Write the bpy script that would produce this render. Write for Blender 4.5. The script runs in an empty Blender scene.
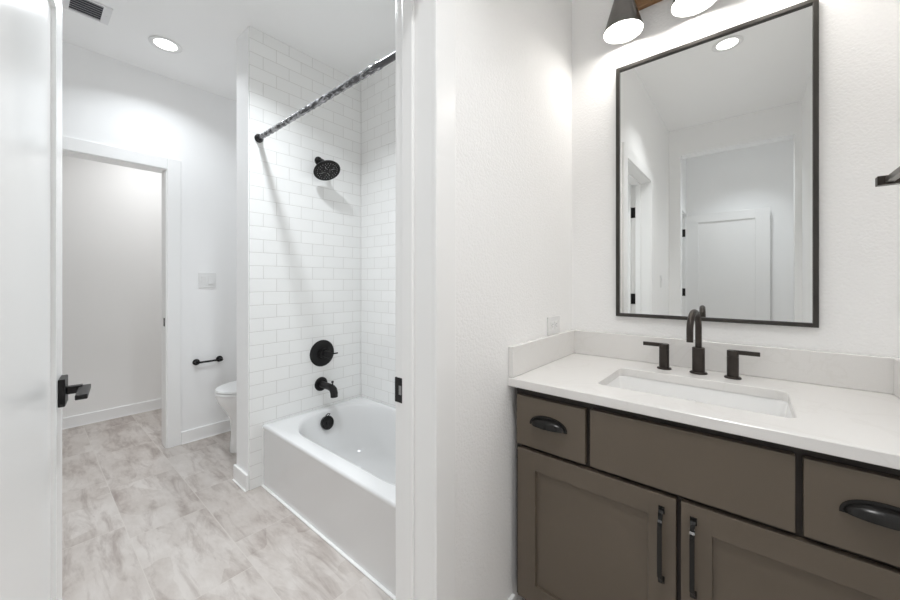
import bpy, bmesh, math
from mathutils import Vector, Matrix
S = bpy.context.scene
COL = S.collection
PI = math.pi

# ------------------------------------------------------------------ camera, world, exposure, room lights
cd = bpy.data.cameras.new('camera'); cam = bpy.data.objects.new('camera', cd); COL.objects.link(cam)
cam.location = (0, 0, 1.2); cam.rotation_euler = (PI/2, 0, math.radians(40.0))
cd.sensor_width = 36.0; cd.lens = 36.0*357.6/900; cd.shift_y = -18.5/900; cd.clip_start = 0.02
S.camera = cam
W = bpy.data.worlds.new('world'); S.world = W; W.use_nodes = True
W.node_tree.nodes['Background'].inputs[0].default_value = (0.8, 0.9, 1.0, 1)
W.node_tree.nodes['Background'].inputs[1].default_value = 0.3
S.view_settings.view_transform = 'Standard'; S.view_settings.look = 'None'
S.view_settings.gamma = 1.0; S.view_settings.use_curve_mapping = False
S.view_settings.exposure = 0.16
S.cycles.max_bounces = 16; S.cycles.diffuse_bounces = 14; S.cycles.glossy_bounces = 6

COOL = (0.90, 0.955, 1.0); NEUT = (0.97, 0.985, 1.0)
# recessed ceiling lights, the last two added as fill: x, y, ceiling z, power, spread, colour, label
CANS = [(-2.775, 0.565, 2.67, 4.1, 134, COOL, 'round recessed ceiling light glowing white near the grey air vent'),
        (-1.60, 0.70, 2.67, 10.0, 122, COOL, 'round recessed ceiling light in front of the bathtub, above the top edge of the photo'),
        (-0.115, 0.36, 2.76, 5.7, 106, NEUT, 'round recessed ceiling light seen reflected in the vanity mirror'),
        (-3.80, 0.75, 2.67, 5.2, 125, NEUT, 'unseen round recessed light added to brighten the room beyond the far doorway'),  # added lamp, unseen, brightens the room beyond
        (-0.05, -1.36, 2.76, 3.5, 100, COOL, 'unseen round recessed light added to brighten the small hall behind the vanity')]  # added lamp, unseen, lifts the hall and its bounce light
DIFFUSER_EMIT = 16.5

# ------------------------------------------------------------------ materials
def _mat(name):
    m = bpy.data.materials.new(name); m.use_nodes = True
    nt = m.node_tree; b = nt.nodes['Principled BSDF']
    return m, nt, b
def node(nt, typ, **kw):
    n = nt.nodes.new(typ)
    for k, v in kw.items():
        if k.startswith('i_'):
            key = k[2:]; key = int(key) if key.isdigit() else key.replace('_', ' ')
            n.inputs[key].default_value = v
        else: setattr(n, k, v)
    return n
def link(nt, a, b): nt.links.new(a, b)
def math_(nt, op, a, b=None):
    n = nt.nodes.new('ShaderNodeMath'); n.operation = op
    for i, x in enumerate((a, b)):
        if x is None: continue
        if isinstance(x, (int, float)): n.inputs[i].default_value = x
        else: nt.links.new(x, n.inputs[i])
    return n.outputs[0]
def srgb(r, g, b):
    f = lambda c: (c/255/12.92 if c/255 <= 0.04045 else ((c/255+0.055)/1.055)**2.4)
    return (f(r), f(g), f(b), 1)
def flat(name, col, rough=0.5, metal=0.0, var=0.03, nscale=40, bump=0.0, bscale=200, coat=0.0, spec=0.5):
    m, nt, b = _mat(name)
    b.inputs['Roughness'].default_value = rough; b.inputs['Metallic'].default_value = metal
    b.inputs['Specular IOR Level'].default_value = spec
    if coat: b.inputs['Coat Weight'].default_value = coat; b.inputs['Coat Roughness'].default_value = 0.06
    g = node(nt, 'ShaderNodeNewGeometry')
    n = node(nt, 'ShaderNodeTexNoise', i_Scale=nscale, i_Detail=3.0); link(nt, g.outputs['Position'], n.inputs['Vector'])
    mx = node(nt, 'ShaderNodeMix', data_type='RGBA')
    c = Vector(col[:3])
    mx.inputs[6].default_value = (*(c*(1-var)), 1); mx.inputs[7].default_value = (*[min(1, q) for q in c*(1+var)], 1)
    link(nt, n.outputs['Fac'], mx.inputs[0]); link(nt, mx.outputs[2], b.inputs['Base Color'])
    if bump:
        n2 = node(nt, 'ShaderNodeTexNoise', i_Scale=bscale, i_Detail=2.0); link(nt, g.outputs['Position'], n2.inputs['Vector'])
        bp = node(nt, 'ShaderNodeBump', i_Strength=bump, i_Distance=0.002)
        link(nt, n2.outputs['Fac'], bp.inputs['Height']); link(nt, bp.outputs[0], b.inputs['Normal'])
    return m
def emit(name, col, strength):
    m, nt, b = _mat(name)
    b.inputs['Base Color'].default_value = (*col, 1)
    b.inputs['Emission Color'].default_value = (*col, 1); b.inputs['Emission Strength'].default_value = strength
    return m

M = {}
M['wall'] = flat('wall paint', (0.932, 0.929, 0.923), 0.6, var=0.008, nscale=3, bump=0.85, bscale=130, spec=0.3)
M['wall_smooth'] = flat('smooth wall paint', (0.935, 0.936, 0.936), 0.6, var=0.006, nscale=3, bump=0.15, bscale=150, spec=0.3)
M['wall_far'] = flat('far room paint', (0.90, 0.893, 0.88), 0.6, var=0.006, nscale=3, bump=0.12, bscale=150, spec=0.3)
M['ceiling'] = flat('ceiling paint', (0.968, 0.968, 0.966), 0.7, var=0.006, nscale=3, bump=0.2, bscale=150, spec=0.2)
M['trim'] = flat('semi gloss trim paint', (0.92, 0.92, 0.915), 0.28, var=0.006, nscale=6)
M['door'] = flat('gloss door paint', (0.91, 0.91, 0.905), 0.22, var=0.006, nscale=5)
M['caulk'] = flat('white caulk', (0.9, 0.9, 0.89), 0.4, var=0.01)
M['black'] = flat('matte black metal', (0.016, 0.015, 0.015), 0.4, 0.35, var=0.1, spec=0.35)
M['bronze'] = flat('dark bronze metal', (0.055, 0.047, 0.042), 0.36, 0.75, var=0.18, nscale=60)
M['rod'] = flat('grey bronze rod', (0.10, 0.098, 0.105), 0.38, 0.5, var=0.08)
M['towel'] = flat('brushed bronze lit tone', (0.24, 0.22, 0.205), 0.3, 0.9, var=0.06)  # lighter copy of the post bronze, lit and reflecting faces put into its colour
M['pull'] = flat('oil rubbed black metal', (0.022, 0.021, 0.020), 0.27, 0.55, var=0.1)
M['frame'] = flat('mirror frame metal', (0.048, 0.044, 0.039), 0.38, 0.35, var=0.08)
M['shade'] = flat('shade dark metal', (0.20, 0.19, 0.18), 0.33, 0.9, var=0.1)
M['shade_in'] = flat('shade white lining', (0.88, 0.87, 0.85), 0.5)
M['cab'] = flat('taupe cabinet paint', srgb(98, 88, 76), 0.42, var=0.05, nscale=9, bump=0.04, bscale=300)
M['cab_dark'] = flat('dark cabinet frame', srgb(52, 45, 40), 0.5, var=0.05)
M['ceramic'] = flat('white glazed ceramic', (0.86, 0.86, 0.855), 0.09, var=0.004, nscale=3, coat=0.4)
M['acrylic'] = flat('white bathtub acrylic', (0.79, 0.79, 0.79), 0.14, var=0.004, nscale=3, coat=0.3)
M['plastic'] = flat('white plastic', (0.82, 0.82, 0.815), 0.35, var=0.005)
M['plastic_grey'] = flat('grey slot plastic', (0.25, 0.25, 0.25), 0.5)
M['rubber'] = flat('grey nozzle rubber', (0.5, 0.5, 0.5), 0.5)
M['vent_dark'] = flat('vent dark duct', (0.10, 0.10, 0.115), 0.7)
M['vent'] = flat('vent white enamel', (0.8, 0.8, 0.81), 0.4)
M['lens'] = emit('light lens', (1, 0.99, 0.97), 6.0)
M['diffuser'] = emit('frosted lamp diffuser', (1.0, 0.965, 0.92), DIFFUSER_EMIT)
M['chrome'] = flat('polished steel', (0.7, 0.7, 0.7), 0.15, 1.0)

def wood():
    m, nt, b = _mat('stained oak')
    g = node(nt, 'ShaderNodeNewGeometry')
    mp = node(nt, 'ShaderNodeMapping'); mp.inputs['Scale'].default_value = (3, 30, 30); link(nt, g.outputs['Position'], mp.inputs['Vector'])
    n = node(nt, 'ShaderNodeTexNoise', i_Scale=2.5, i_Detail=5.0); link(nt, mp.outputs[0], n.inputs['Vector'])
    r = node(nt, 'ShaderNodeValToRGB'); r.color_ramp.elements[0].color = srgb(96, 66, 40); r.color_ramp.elements[1].color = srgb(176, 134, 92)
    link(nt, n.outputs['Fac'], r.inputs[0]); link(nt, r.outputs[0], b.inputs['Base Color']); b.inputs['Roughness'].default_value = 0.5
    return m
M['wood'] = wood()

def quartz():
    m, nt, b = _mat('white quartz')
    g = node(nt, 'ShaderNodeNewGeometry')
    n = node(nt, 'ShaderNodeTexNoise', i_Scale=5.0, i_Detail=6.0, i_Distortion=1.2); link(nt, g.outputs['Position'], n.inputs['Vector'])
    r = node(nt, 'ShaderNodeValToRGB'); e = r.color_ramp.elements
    e[0].position = 0.47; e[0].color = (0.81, 0.797, 0.78, 1); e[1].position = 0.53; e[1].color = (0.81, 0.797, 0.78, 1)
    k = e.new(0.5); k.color = (0.785, 0.77, 0.75, 1)
    n2 = node(nt, 'ShaderNodeTexNoise', i_Scale=350.0); link(nt, g.outputs['Position'], n2.inputs['Vector'])
    r2 = node(nt, 'ShaderNodeValToRGB'); r2.color_ramp.elements[0].color = (0.95, 0.95, 0.95, 1); r2.color_ramp.elements[1].color = (1, 1, 1, 1)
    link(nt, n2.outputs['Fac'], r2.inputs[0])
    mx = node(nt, 'ShaderNodeMix', data_type='RGBA', blend_type='MULTIPLY'); mx.inputs[0].default_value = 1
    link(nt, n.outputs['Fac'], r.inputs[0]); link(nt, r.outputs[0], mx.inputs[6]); link(nt, r2.outputs[0], mx.inputs[7])
    link(nt, mx.outputs[2], b.inputs['Base Color']); b.inputs['Roughness'].default_value = 0.22
    return m
M['quartz'] = quartz()

def subway(name, axis, off):
    m, nt, b = _mat(name)
    g = node(nt, 'ShaderNodeNewGeometry'); sp = node(nt, 'ShaderNodeSeparateXYZ'); link(nt, g.outputs['Position'], sp.inputs[0])
    cb = node(nt, 'ShaderNodeCombineXYZ')
    link(nt, math_(nt, 'ADD', sp.outputs[axis], off + 15.5), cb.inputs[0]); link(nt, math_(nt, 'ADD', sp.outputs[2], -0.060 + 0.077*11), cb.inputs[1])
    br = node(nt, 'ShaderNodeTexBrick', offset=0.5, offset_frequency=2, squash=1.0)
    br.inputs['Color1'].default_value = (0.91, 0.91, 0.90, 1); br.inputs['Color2'].default_value = (0.885, 0.885, 0.875, 1)
    br.inputs['Mortar'].default_value = (0.66, 0.65, 0.63, 1)
    br.inputs['Scale'].default_value = 1.0; br.inputs['Mortar Size'].default_value = 0.0016; br.inputs['Mortar Smooth'].default_value = 0.3
    br.inputs['Bias'].default_value = 0.0; br.inputs['Brick Width'].default_value = 0.155; br.inputs['Row Height'].default_value = 0.077
    link(nt, cb.outputs[0], br.inputs['Vector'])
    br2 = node(nt, 'ShaderNodeTexBrick', offset=0.5, offset_frequency=2)
    for k in ('Scale', 'Brick Width', 'Row Height'): br2.inputs[k].default_value = br.inputs[k].default_value
    br2.inputs['Mortar Size'].default_value = 0.003; br2.inputs['Mortar Smooth'].default_value = 1.0
    link(nt, cb.outputs[0], br2.inputs['Vector'])
    n = node(nt, 'ShaderNodeTexNoise', i_Scale=22.0, i_Detail=1.0); link(nt, g.outputs['Position'], n.inputs['Vector'])
    h = math_(nt, 'ADD', math_(nt, 'MULTIPLY', br2.outputs['Fac'], -1.0), math_(nt, 'MULTIPLY', n.outputs['Fac'], 0.5))
    bp = node(nt, 'ShaderNodeBump', i_Strength=0.45, i_Distance=0.0022); link(nt, h, bp.inputs['Height']); link(nt, bp.outputs[0], b.inputs['Normal'])
    link(nt, br.outputs['Color'], b.inputs['Base Color'])
    link(nt, math_(nt, 'ADD', math_(nt, 'MULTIPLY', br.outputs['Fac'], 0.5), 0.13), b.inputs['Roughness'])
    return m
M['tile_y'] = subway('white subway tile end wall', 1, -0.055)
M['tile_x'] = subway('white subway tile long wall', 0, 0.03)

def floor_mat():
    m, nt, b = _mat('stone look floor tile')
    g = node(nt, 'ShaderNodeNewGeometry'); sp = node(nt, 'ShaderNodeSeparateXYZ'); link(nt, g.outputs['Position'], sp.inputs[0])
    x, y = sp.outputs[0], sp.outputs[1]
    TW, TH = 0.61, 0.305
    yr = math_(nt, 'DIVIDE', math_(nt, 'SUBTRACT', y, 0.013), TH)
    row = math_(nt, 'FLOOR', yr); fy = math_(nt, 'FRACT', yr)
    off = math_(nt, 'ADD', math_(nt, 'MULTIPLY', row, 0.303), math_(nt, 'MULTIPLY', math_(nt, 'MULTIPLY', row, row), -0.169))
    xr = math_(nt, 'DIVIDE', math_(nt, 'SUBTRACT', math_(nt, 'SUBTRACT', x, -2.35), off), TW)
    colm = math_(nt, 'FLOOR', xr); fx = math_(nt, 'FRACT', xr)
    dx = math_(nt, 'MULTIPLY', math_(nt, 'MINIMUM', fx, math_(nt, 'SUBTRACT', 1.0, fx)), TW)
    dy = math_(nt, 'MULTIPLY', math_(nt, 'MINIMUM', fy, math_(nt, 'SUBTRACT', 1.0, fy)), TH)
    d = math_(nt, 'MINIMUM', dx, dy)
    grout = math_(nt, 'LESS_THAN', d, 0.0017)
    idv = node(nt, 'ShaderNodeCombineXYZ'); link(nt, row, idv.inputs[0]); link(nt, colm, idv.inputs[1])
    wn = node(nt, 'ShaderNodeTexWhiteNoise', noise_dimensions='2D'); link(nt, idv.outputs[0], wn.inputs['Vector'])
    # per tile pattern coordinates
    sh = node(nt, 'ShaderNodeVectorMath', operation='SCALE'); sh.inputs['Scale'].default_value = 30.0; link(nt, wn.outputs['Color'], sh.inputs[0])
    ad = node(nt, 'ShaderNodeVectorMath', operation='ADD'); link(nt, g.outputs['Position'], ad.inputs[0]); link(nt, sh.outputs[0], ad.inputs[1])
    mp = node(nt, 'ShaderNodeMapping'); mp.inputs['Scale'].default_value = (2.6, 5.2, 1); mp.inputs['Rotation'].default_value = (0, 0, 0.18); link(nt, ad.outputs[0], mp.inputs['Vector'])
    n1 = node(nt, 'ShaderNodeTexNoise', i_Scale=1.0, i_Detail=9.0, i_Roughness=0.6, i_Distortion=0.25); link(nt, mp.outputs[0], n1.inputs['Vector'])
    mp2 = node(nt, 'ShaderNodeMapping'); mp2.inputs['Scale'].default_value = (2.0, 9.0, 1); mp2.inputs['Rotation'].default_value = (0, 0, -0.12); link(nt, ad.outputs[0], mp2.inputs['Vector'])
    n2 = node(nt, 'ShaderNodeTexNoise', i_Scale=1.6, i_Detail=8.0, i_Roughness=0.66, i_Distortion=0.5); link(nt, mp2.outputs[0], n2.inputs['Vector'])
    # cut-stone blocks printed inside each tile
    vo = node(nt, 'ShaderNodeTexVoronoi', feature='F1', distance='CHEBYCHEV'); vo.inputs['Scale'].default_value = 1.5; vo.inputs['Randomness'].default_value = 0.9
    mp3 = node(nt, 'ShaderNodeMapping'); mp3.inputs['Scale'].default_value = (1.6, 3.0, 1); link(nt, ad.outputs[0], mp3.inputs['Vector'])
    nw = node(nt, 'ShaderNodeTexNoise', i_Scale=9.0, i_Detail=4.0); link(nt, ad.outputs[0], nw.inputs['Vector'])
    ws = node(nt, 'ShaderNodeVectorMath', operation='SCALE'); ws.inputs['Scale'].default_value = 0.12; link(nt, nw.outputs['Color'], ws.inputs[0])
    wa = node(nt, 'ShaderNodeVectorMath', operation='ADD'); link(nt, mp3.outputs[0], wa.inputs[0]); link(nt, ws.outputs[0], wa.inputs[1])
    link(nt, wa.outputs[0], vo.inputs['Vector'])
    vsep = node(nt, 'ShaderNodeSeparateColor'); link(nt, vo.outputs['Color'], vsep.inputs[0])
    r1 = node(nt, 'ShaderNodeValToRGB'); e = r1.color_ramp.elements
    e[0].position = 0.30; e[0].color = srgb(168, 157, 151); e[1].position = 0.64; e[1].color = srgb(208, 202, 197)
    k = e.new(0.43); k.color = srgb(192, 184, 178)
    t = math_(nt, 'ADD', n1.outputs['Fac'], math_(nt, 'MULTIPLY', math_(nt, 'SUBTRACT', wn.outputs['Value'], 0.5), 0.06))
    t = math_(nt, 'ADD', t, math_(nt, 'MULTIPLY', math_(nt, 'SUBTRACT', vsep.outputs[0], 0.5), 0.16))
    nf = node(nt, 'ShaderNodeTexNoise', i_Scale=1.0, i_Detail=6.0, i_Roughness=0.75)
    mpf = node(nt, 'ShaderNodeMapping'); mpf.inputs['Scale'].default_value = (18, 46, 1); mpf.inputs['Rotation'].default_value = (0, 0, 0.3); link(nt, ad.outputs[0], mpf.inputs['Vector']); link(nt, mpf.outputs[0], nf.inputs['Vector'])
    t = math_(nt, 'ADD', t, math_(nt, 'MULTIPLY', math_(nt, 'SUBTRACT', nf.outputs['Fac'], 0.5), 0.28))
    link(nt, t, r1.inputs[0])
    r2 = node(nt, 'ShaderNodeValToRGB'); e = r2.color_ramp.elements
    e[0].position = 0.31; e[0].color = srgb(196, 187, 184); e[1].position = 0.50; e[1].color = (1, 1, 1, 1)
    link(nt, n2.outputs['Fac'], r2.inputs[0])
    mu = node(nt, 'ShaderNodeMix', data_type='RGBA', blend_type='MULTIPLY'); mu.inputs[0].default_value = 0.75
    link(nt, r1.outputs[0], mu.inputs[6]); link(nt, r2.outputs[0], mu.inputs[7])
    mg = node(nt, 'ShaderNodeMix', data_type='RGBA'); link(nt, math_(nt, 'MULTIPLY', grout, 0.75), mg.inputs[0])
    link(nt, mu.outputs[2], mg.inputs[6]); mg.inputs[7].default_value = srgb(206, 200, 194)
    link(nt, mg.outputs[2], b.inputs['Base Color']); b.inputs['Roughness'].default_value = 0.42
    bp = node(nt, 'ShaderNodeBump', i_Strength=0.25, i_Distance=0.001)
    link(nt, math_(nt, 'SUBTRACT', n2.outputs['Fac'], grout), bp.inputs['Height']); link(nt, bp.outputs[0], b.inputs['Normal'])
    return m
M['floor'] = floor_mat()

def wrap_mat():
    m, nt, b = _mat('clear plastic wrap on dark rod')
    g = node(nt, 'ShaderNodeNewGeometry')
    mp = node(nt, 'ShaderNodeMapping'); mp.inputs['Scale'].default_value = (16, 55, 55); mp.inputs['Rotation'].default_value = (0, 0.6, 0.5); link(nt, g.outputs['Position'], mp.inputs['Vector'])
    n = node(nt, 'ShaderNodeTexNoise', i_Scale=1.0, i_Detail=4.0, i_Distortion=1.0); link(nt, mp.outputs[0], n.inputs['Vector'])
    r = node(nt, 'ShaderNodeValToRGB'); e = r.color_ramp.elements
    e[0].position = 0.46; e[0].color = (0.05, 0.05, 0.055, 1); e[1].position = 0.66; e[1].color = (0.42, 0.42, 0.44, 1)
    link(nt, n.outputs['Fac'], r.inputs[0]); link(nt, r.outputs[0], b.inputs['Base Color'])
    b.inputs['Roughness'].default_value = 0.16; b.inputs['Coat Weight'].default_value = 0.7
    bp = node(nt, 'ShaderNodeBump', i_Strength=0.9, i_Distance=0.004); link(nt, n.outputs['Fac'], bp.inputs['Height']); link(nt, bp.outputs[0], b.inputs['Normal'])
    return m
M['wrap'] = wrap_mat()
def glass_mirror():
    m, nt, b = _mat('mirror silver')
    b.inputs['Base Color'].default_value = (0.86, 0.87, 0.86, 1); b.inputs['Metallic'].default_value = 1.0; b.inputs['Roughness'].default_value = 0.0
    return m
M['mirror'] = glass_mirror()

# ------------------------------------------------------------------ mesh helpers (world coordinates)
class MB:
    def __init__(s): s.bm = bmesh.new(); s.smooth = False
    def box(s, x0, x1, y0, y1, z0, z1, bev=0.0, seg=2, mtx=None):
        b = bmesh.new()
        bmesh.ops.create_cube(b, size=1.0)
        for v in b.verts:
            v.co = Vector(((x0+x1)/2 + v.co.x*(x1-x0), (y0+y1)/2 + v.co.y*(y1-y0), (z0+z1)/2 + v.co.z*(z1-z0)))
        if bev: bmesh.ops.bevel(b, geom=b.edges[:], offset=bev, segments=seg, profile=0.5, affect='EDGES')
        return s._join(b, mtx)
    def _join(s, b, mtx=None):
        if mtx is not None: bmesh.ops.transform(b, matrix=mtx, verts=b.verts[:])
        me = bpy.data.meshes.new('tmp'); b.to_mesh(me); b.free(); s.bm.from_mesh(me); bpy.data.meshes.remove(me)
        return s
    def lathe(s, prof, org, axis=(0, 0, 1), seg=32, cap=True, mtx=None):
        """prof: list of (radius, height along axis)"""
        b = bmesh.new(); ax = Vector(axis).normalized()
        q = Vector((0, 0, 1)).rotation_difference(ax); rings = []
        for r, h in prof:
            if r < 1e-6: rings.append([b.verts.new(Vector(org) + q @ Vector((0, 0, h)))])
            else: rings.append([b.verts.new(Vector(org) + q @ Vector((r*math.cos(2*PI*i/seg), r*math.sin(2*PI*i/seg), h))) for i in range(seg)])
        s._rings(b, rings, cap); return s._join(b, mtx)
    def _rings(s, b, rings, cap):
        for A, B in zip(rings, rings[1:]):
            if len(A) == 1 and len(B) == 1: continue
            n = max(len(A), len(B))
            for i in range(n):
                j = (i+1) % n
                if len(A) == 1: b.faces.new((A[0], B[j], B[i]))
                elif len(B) == 1: b.faces.new((A[i], A[j], B[0]))
                else: b.faces.new((A[i], A[j], B[j], B[i]))
        if cap:
            if len(rings[0]) > 1: b.faces.new(rings[0][::-1])
            if len(rings[-1]) > 1: b.faces.new(rings[-1])
        bmesh.ops.recalc_face_normals(b, faces=b.faces[:])
    def cyl(s, p0, p1, r, r1=None, seg=24, bev=0.0, mtx=None):
        p0, p1 = Vector(p0), Vector(p1); L = (p1-p0).length; r1 = r if r1 is None else r1
        if bev: prof = [(r-bev, 0), (r-bev*0.3, bev*0.3), (r, bev), (r1, L-bev), (r1-bev*0.3, L-bev*0.3), (r1-bev, L)]
        else: prof = [(r, 0), (r1, L)]
        return s.lathe(prof, p0, p1-p0, seg, True, mtx)
    def loft(s, rings, cap0=True, cap1=True, mtx=None):
        b = bmesh.new(); R = [[b.verts.new(Vector(p)) for p in ring] for ring in rings]
        n = len(R[0])
        for A, B in zip(R, R[1:]):
            for i in range(n): b.faces.new((A[i], A[(i+1) % n], B[(i+1) % n], B[i]))
        if cap0: b.faces.new(R[0][::-1])
        if cap1: b.faces.new(R[-1])
        bmesh.ops.recalc_face_normals(b, faces=b.faces[:])
        return s._join(b, mtx)
    def tube(s, path, r, seg=16, rect=None, mtx=None):
        """sweep a circle of radius r (or a rect = (w, h) section) along a path"""
        P = [Vector(p) for p in path]; rings = []; up = None
        for i, p in enumerate(P):
            t = ((P[i]-P[i-1]).normalized() if i else Vector((0, 0, 0))) + ((P[i+1]-P[i]).normalized() if i < len(P)-1 else Vector((0, 0, 0)))
            t.normalize()
            if up is None:
                up = Vector((1, 0, 0)) if abs(t.x) < 0.8 else Vector((0, 0, 1))
            u = (up - t*up.dot(t)).normalized(); w = t.cross(u); up = u
            rr = r[i] if isinstance(r, (list, tuple)) else r
            if rect: ring = [p + u*a*rect[0]/2 + w*c*rect[1]/2 for a, c in ((1, 1), (-1, 1), (-1, -1), (1, -1))]
            else: ring = [p + (u*math.cos(2*PI*k/seg) + w*math.sin(2*PI*k/seg))*rr for k in range(seg)]
            rings.append(ring)
        return s.loft(rings, mtx=mtx)
    def build(s, name, mat, parent=None, smooth=False, angle=35):
        me = bpy.data.meshes.new(name)
        org = Vector((0, 0, 0))
        if parent is not None:
            p = parent
            while p is not None: org += p.location; p = p.parent
        for v in s.bm.verts: v.co -= org
        s.bm.to_mesh(me); s.bm.free()
        me.materials.append(M[mat] if isinstance(mat, str) else mat)
        o = bpy.data.objects.new(name, me); COL.objects.link(o)
        if smooth:
            for p in me.polygons: p.use_smooth = True
            me.set_sharp_from_angle(angle=math.radians(angle))
        if parent is not None: o.parent = parent
        return o
def rr(cx, cy, hx, hy, r, z, k=8):
    """rounded rectangle ring"""
    pts = []; r = min(r, hx, hy)
    for c, (sx, sy) in enumerate(((1, 1), (-1, 1), (-1, -1), (1, -1))):
        for i in range(k+1):
            a = c*PI/2 + i*PI/2/k
            pts.append((cx + sx*(hx-r) + r*math.cos(a), cy + sy*(hy-r) + r*math.sin(a), z))
    return pts
def thing(name, loc, label, cat, group=None):
    o = bpy.data.objects.new(name, None); COL.objects.link(o); o.location = loc; o.empty_display_size = 0.1
    o['label'] = label; o['category'] = cat
    if group: o['group'] = group
    return o
def struct(o, label=None):
    o['kind'] = 'structure'
    if label: o['label'] = label
    return o

# ------------------------------------------------------------------ setting: floor, ceilings, walls
XP0, XP1 = -0.788, -0.649          # partition between vanity room and bath room
YV = 1.675                        # vanity wall face
DY0, DY1, DH = -0.068, 0.70, 2.035   # doorway in the partition
CB, CV = 2.67, 2.76               # ceilings
struct(MB().box(-4.5, 0.6, -2.4, 2.2, -0.1, 0.0).build('floor', 'floor'), 'pale stone-look tile floor running through all rooms')
struct(MB().box(-4.5, -0.72, -1.2, 2.2, CB, CB+0.12).build('ceiling', 'ceiling'), 'white ceiling over the bath and toilet')
struct(MB().box(-0.718, 0.6, -2.4, 2.2, CV, CV+0.12).build('ceiling_vanity', 'ceiling'), 'white ceiling over the vanity, seen in the mirror')
struct(MB().box(XP1, 0.60, YV, YV+0.12, 0, CV).build('wall_back', 'wall'), 'white textured wall behind the vanity mirror')
JT = 0.0145                       # jamb thickness set into the rough openings
b = MB().box(XP0, XP1, DY1+JT, 1.92, 0, CV).box(XP0, XP1, -1.2, DY0-JT, 0, CV).box(XP0, XP1, DY0-JT, DY1+JT, DH+JT, CV)
struct(b.build('wall_left', 'wall'), 'white textured wall between the vanity and the bath, holding the doorway')
struct(MB().box(0.345, 0.47, -1.01, YV, 0, CV).build('wall_right', 'wall'), 'white wall at the right end of the vanity')
OX0, OX1, OZ, YR = -0.547, 0.300, 2.49, -1.01
b = MB().box(XP1, OX0, YR-0.12, YR, 0, CV).box(OX1, 0.60, YR-0.12, YR, 0, CV).box(OX0, OX1, YR-0.12, YR, OZ, CV)
struct(b.build('wall_front', 'wall_smooth'), 'white wall with a tall plain opening, seen in the mirror')
# small hall behind
HB = -1.95; HX = -0.603
b = MB().box(HX-0.12, HX, -1.17, YR-0.12, 0, CV).box(HX-0.12, HX, HB, -1.87, 0, CV).box(HX-0.12, HX, -1.87, -1.17, 2.01, CV)
struct(b.build('wall_hall_left', 'wall_smooth'), 'hall side wall with a doorway, seen in the mirror')
struct(MB().box(-1.3, 0.60, HB-0.12, HB, 0, CV).build('wall_hall_back', 'wall_smooth'), 'hall back wall behind the open door, seen in the mirror')
struct(MB().box(0.45, 0.57, HB, YR-0.12, 0, CV).build('wall_hall_right', 'wall_smooth'), 'hall right wall out of view')
struct(MB().box(-1.3, -1.2, HB, -1.13, 0, CV).build('wall_closet', 'wall_smooth'), 'wall beyond the hall doorway')
struct(MB().box(-1.3, HX-0.12, -1.14, -1.04, 0, CV).build('wall_closet_side', 'wall_smooth'), 'side wall beyond the hall doorway')
# bath room
XF = -3.215; FD0, FD1, FDH = -0.15, 0.655, 2.0
b = MB().box(XF-0.12, XF, FD1+JT, 1.80, 0, CB).box(XF-0.12, XF, -0.62, FD0-JT, 0, CB).box(XF-0.12, XF, FD0-JT, FD1+JT, FDH+JT, CB)
struct(b.build('wall_far', 'wall_smooth'), 'white wall with the far doorway, beside the toilet')
XW0, XW1, YW = -2.384, -2.21, 0.829
struct(MB().box(XW0, XW1, YW, 1.80, 0, CB, 0.0).build('wall_wing', 'wall_smooth'), 'white wing wall end between the bath and the toilet')
struct(MB().box(XF, XW0, 1.64, 1.80, 0, CB).build('wall_toilet', 'wall_smooth'), 'white wall behind the toilet')
struct(MB().box(XW1, XP0, 1.61, 1.80, 0, CB).build('wall_bath_back', 'wall_smooth'), 'wall behind the long bath tiles')
struct(MB().box(XF-0.12, XP0, -0.62, -0.50, 0, CB).build('wall_bath_front', 'wall_smooth'), 'bath room wall behind the open door')
struct(MB().box(-4.42, -4.28, -1.2, 2.2, 0, CB).build('wall_beyond', 'wall_far'), 'off-white wall of the room beyond the far doorway')
struct(MB().box(-4.28, XF-0.12, 2.05, 2.2, 0, CB).build('wall_beyond_right', 'wall_far'), 'side wall of the room beyond')
struct(MB().box(-4.28, XF-0.12, -1.2, -1.05, 0, CB).build('wall_beyond_left', 'wall_far'), 'side wall of the room beyond')
# tile surrounds of the bath
TX, TY = -2.20, 1.60
struct(MB().box(XW1, TX, YW+0.004, TY, 0, CB, 0.0015, 1).build('wall_tile_end', 'tile_y'), 'white subway tile wall carrying the shower fittings')
struct(MB().box(TX, XP0-0.010, TY, TY+0.010, 0, CB).build('wall_tile_long', 'tile_x'), 'white subway tile wall along the back of the bath')
struct(MB().box(XP0-0.010, XP0, 0.83, TY, 0, CB).build('wall_tile_right', 'tile_y'), 'white subway tile wall at the near end of the bath')

# trim: casings and jambs
def casing(name, xf, dirn, y0, y1, zt, w=0.083, t=0.016, label=None):
    """door casing on a wall face at x = xf, projecting dirn"""
    a, c = sorted((xf, xf+dirn*t)); b = MB()
    b.box(a, c, y0-w, y0, 0, zt+w, 0.003).box(a, c, y1, y1+w, 0, zt+w, 0.003).box(a, c, y0+0.0005, y1-0.0005, zt, zt+w, 0.003)
    return struct(b.build(name, 'trim'), label)
RV = 0.006
def jamb(name, x0, x1, y0, y1, zt, stop, label):
    """jamb lining of a doorway with its door stop, 15 mm thick, set inside the rough opening"""
    t = 0.014; b = MB()
    b.box(x0, x1, y0-t, y0, 0, zt+t, 0.002).box(x0, x1, y1, y1+t, 0, zt+t, 0.002).box(x0, x1, y0, y1, zt, zt+t, 0.001)
    if stop:
        s0, s1 = stop; d = 0.011
        b.box(s0, s1, y0, y0+d, 0, zt, 0.003).box(s0, s1, y1-d, y1, 0, zt, 0.003).box(s0, s1, y0+d, y1-d, zt-d, zt, 0.003)
    return struct(b.build(name, 'trim'), label)
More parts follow.
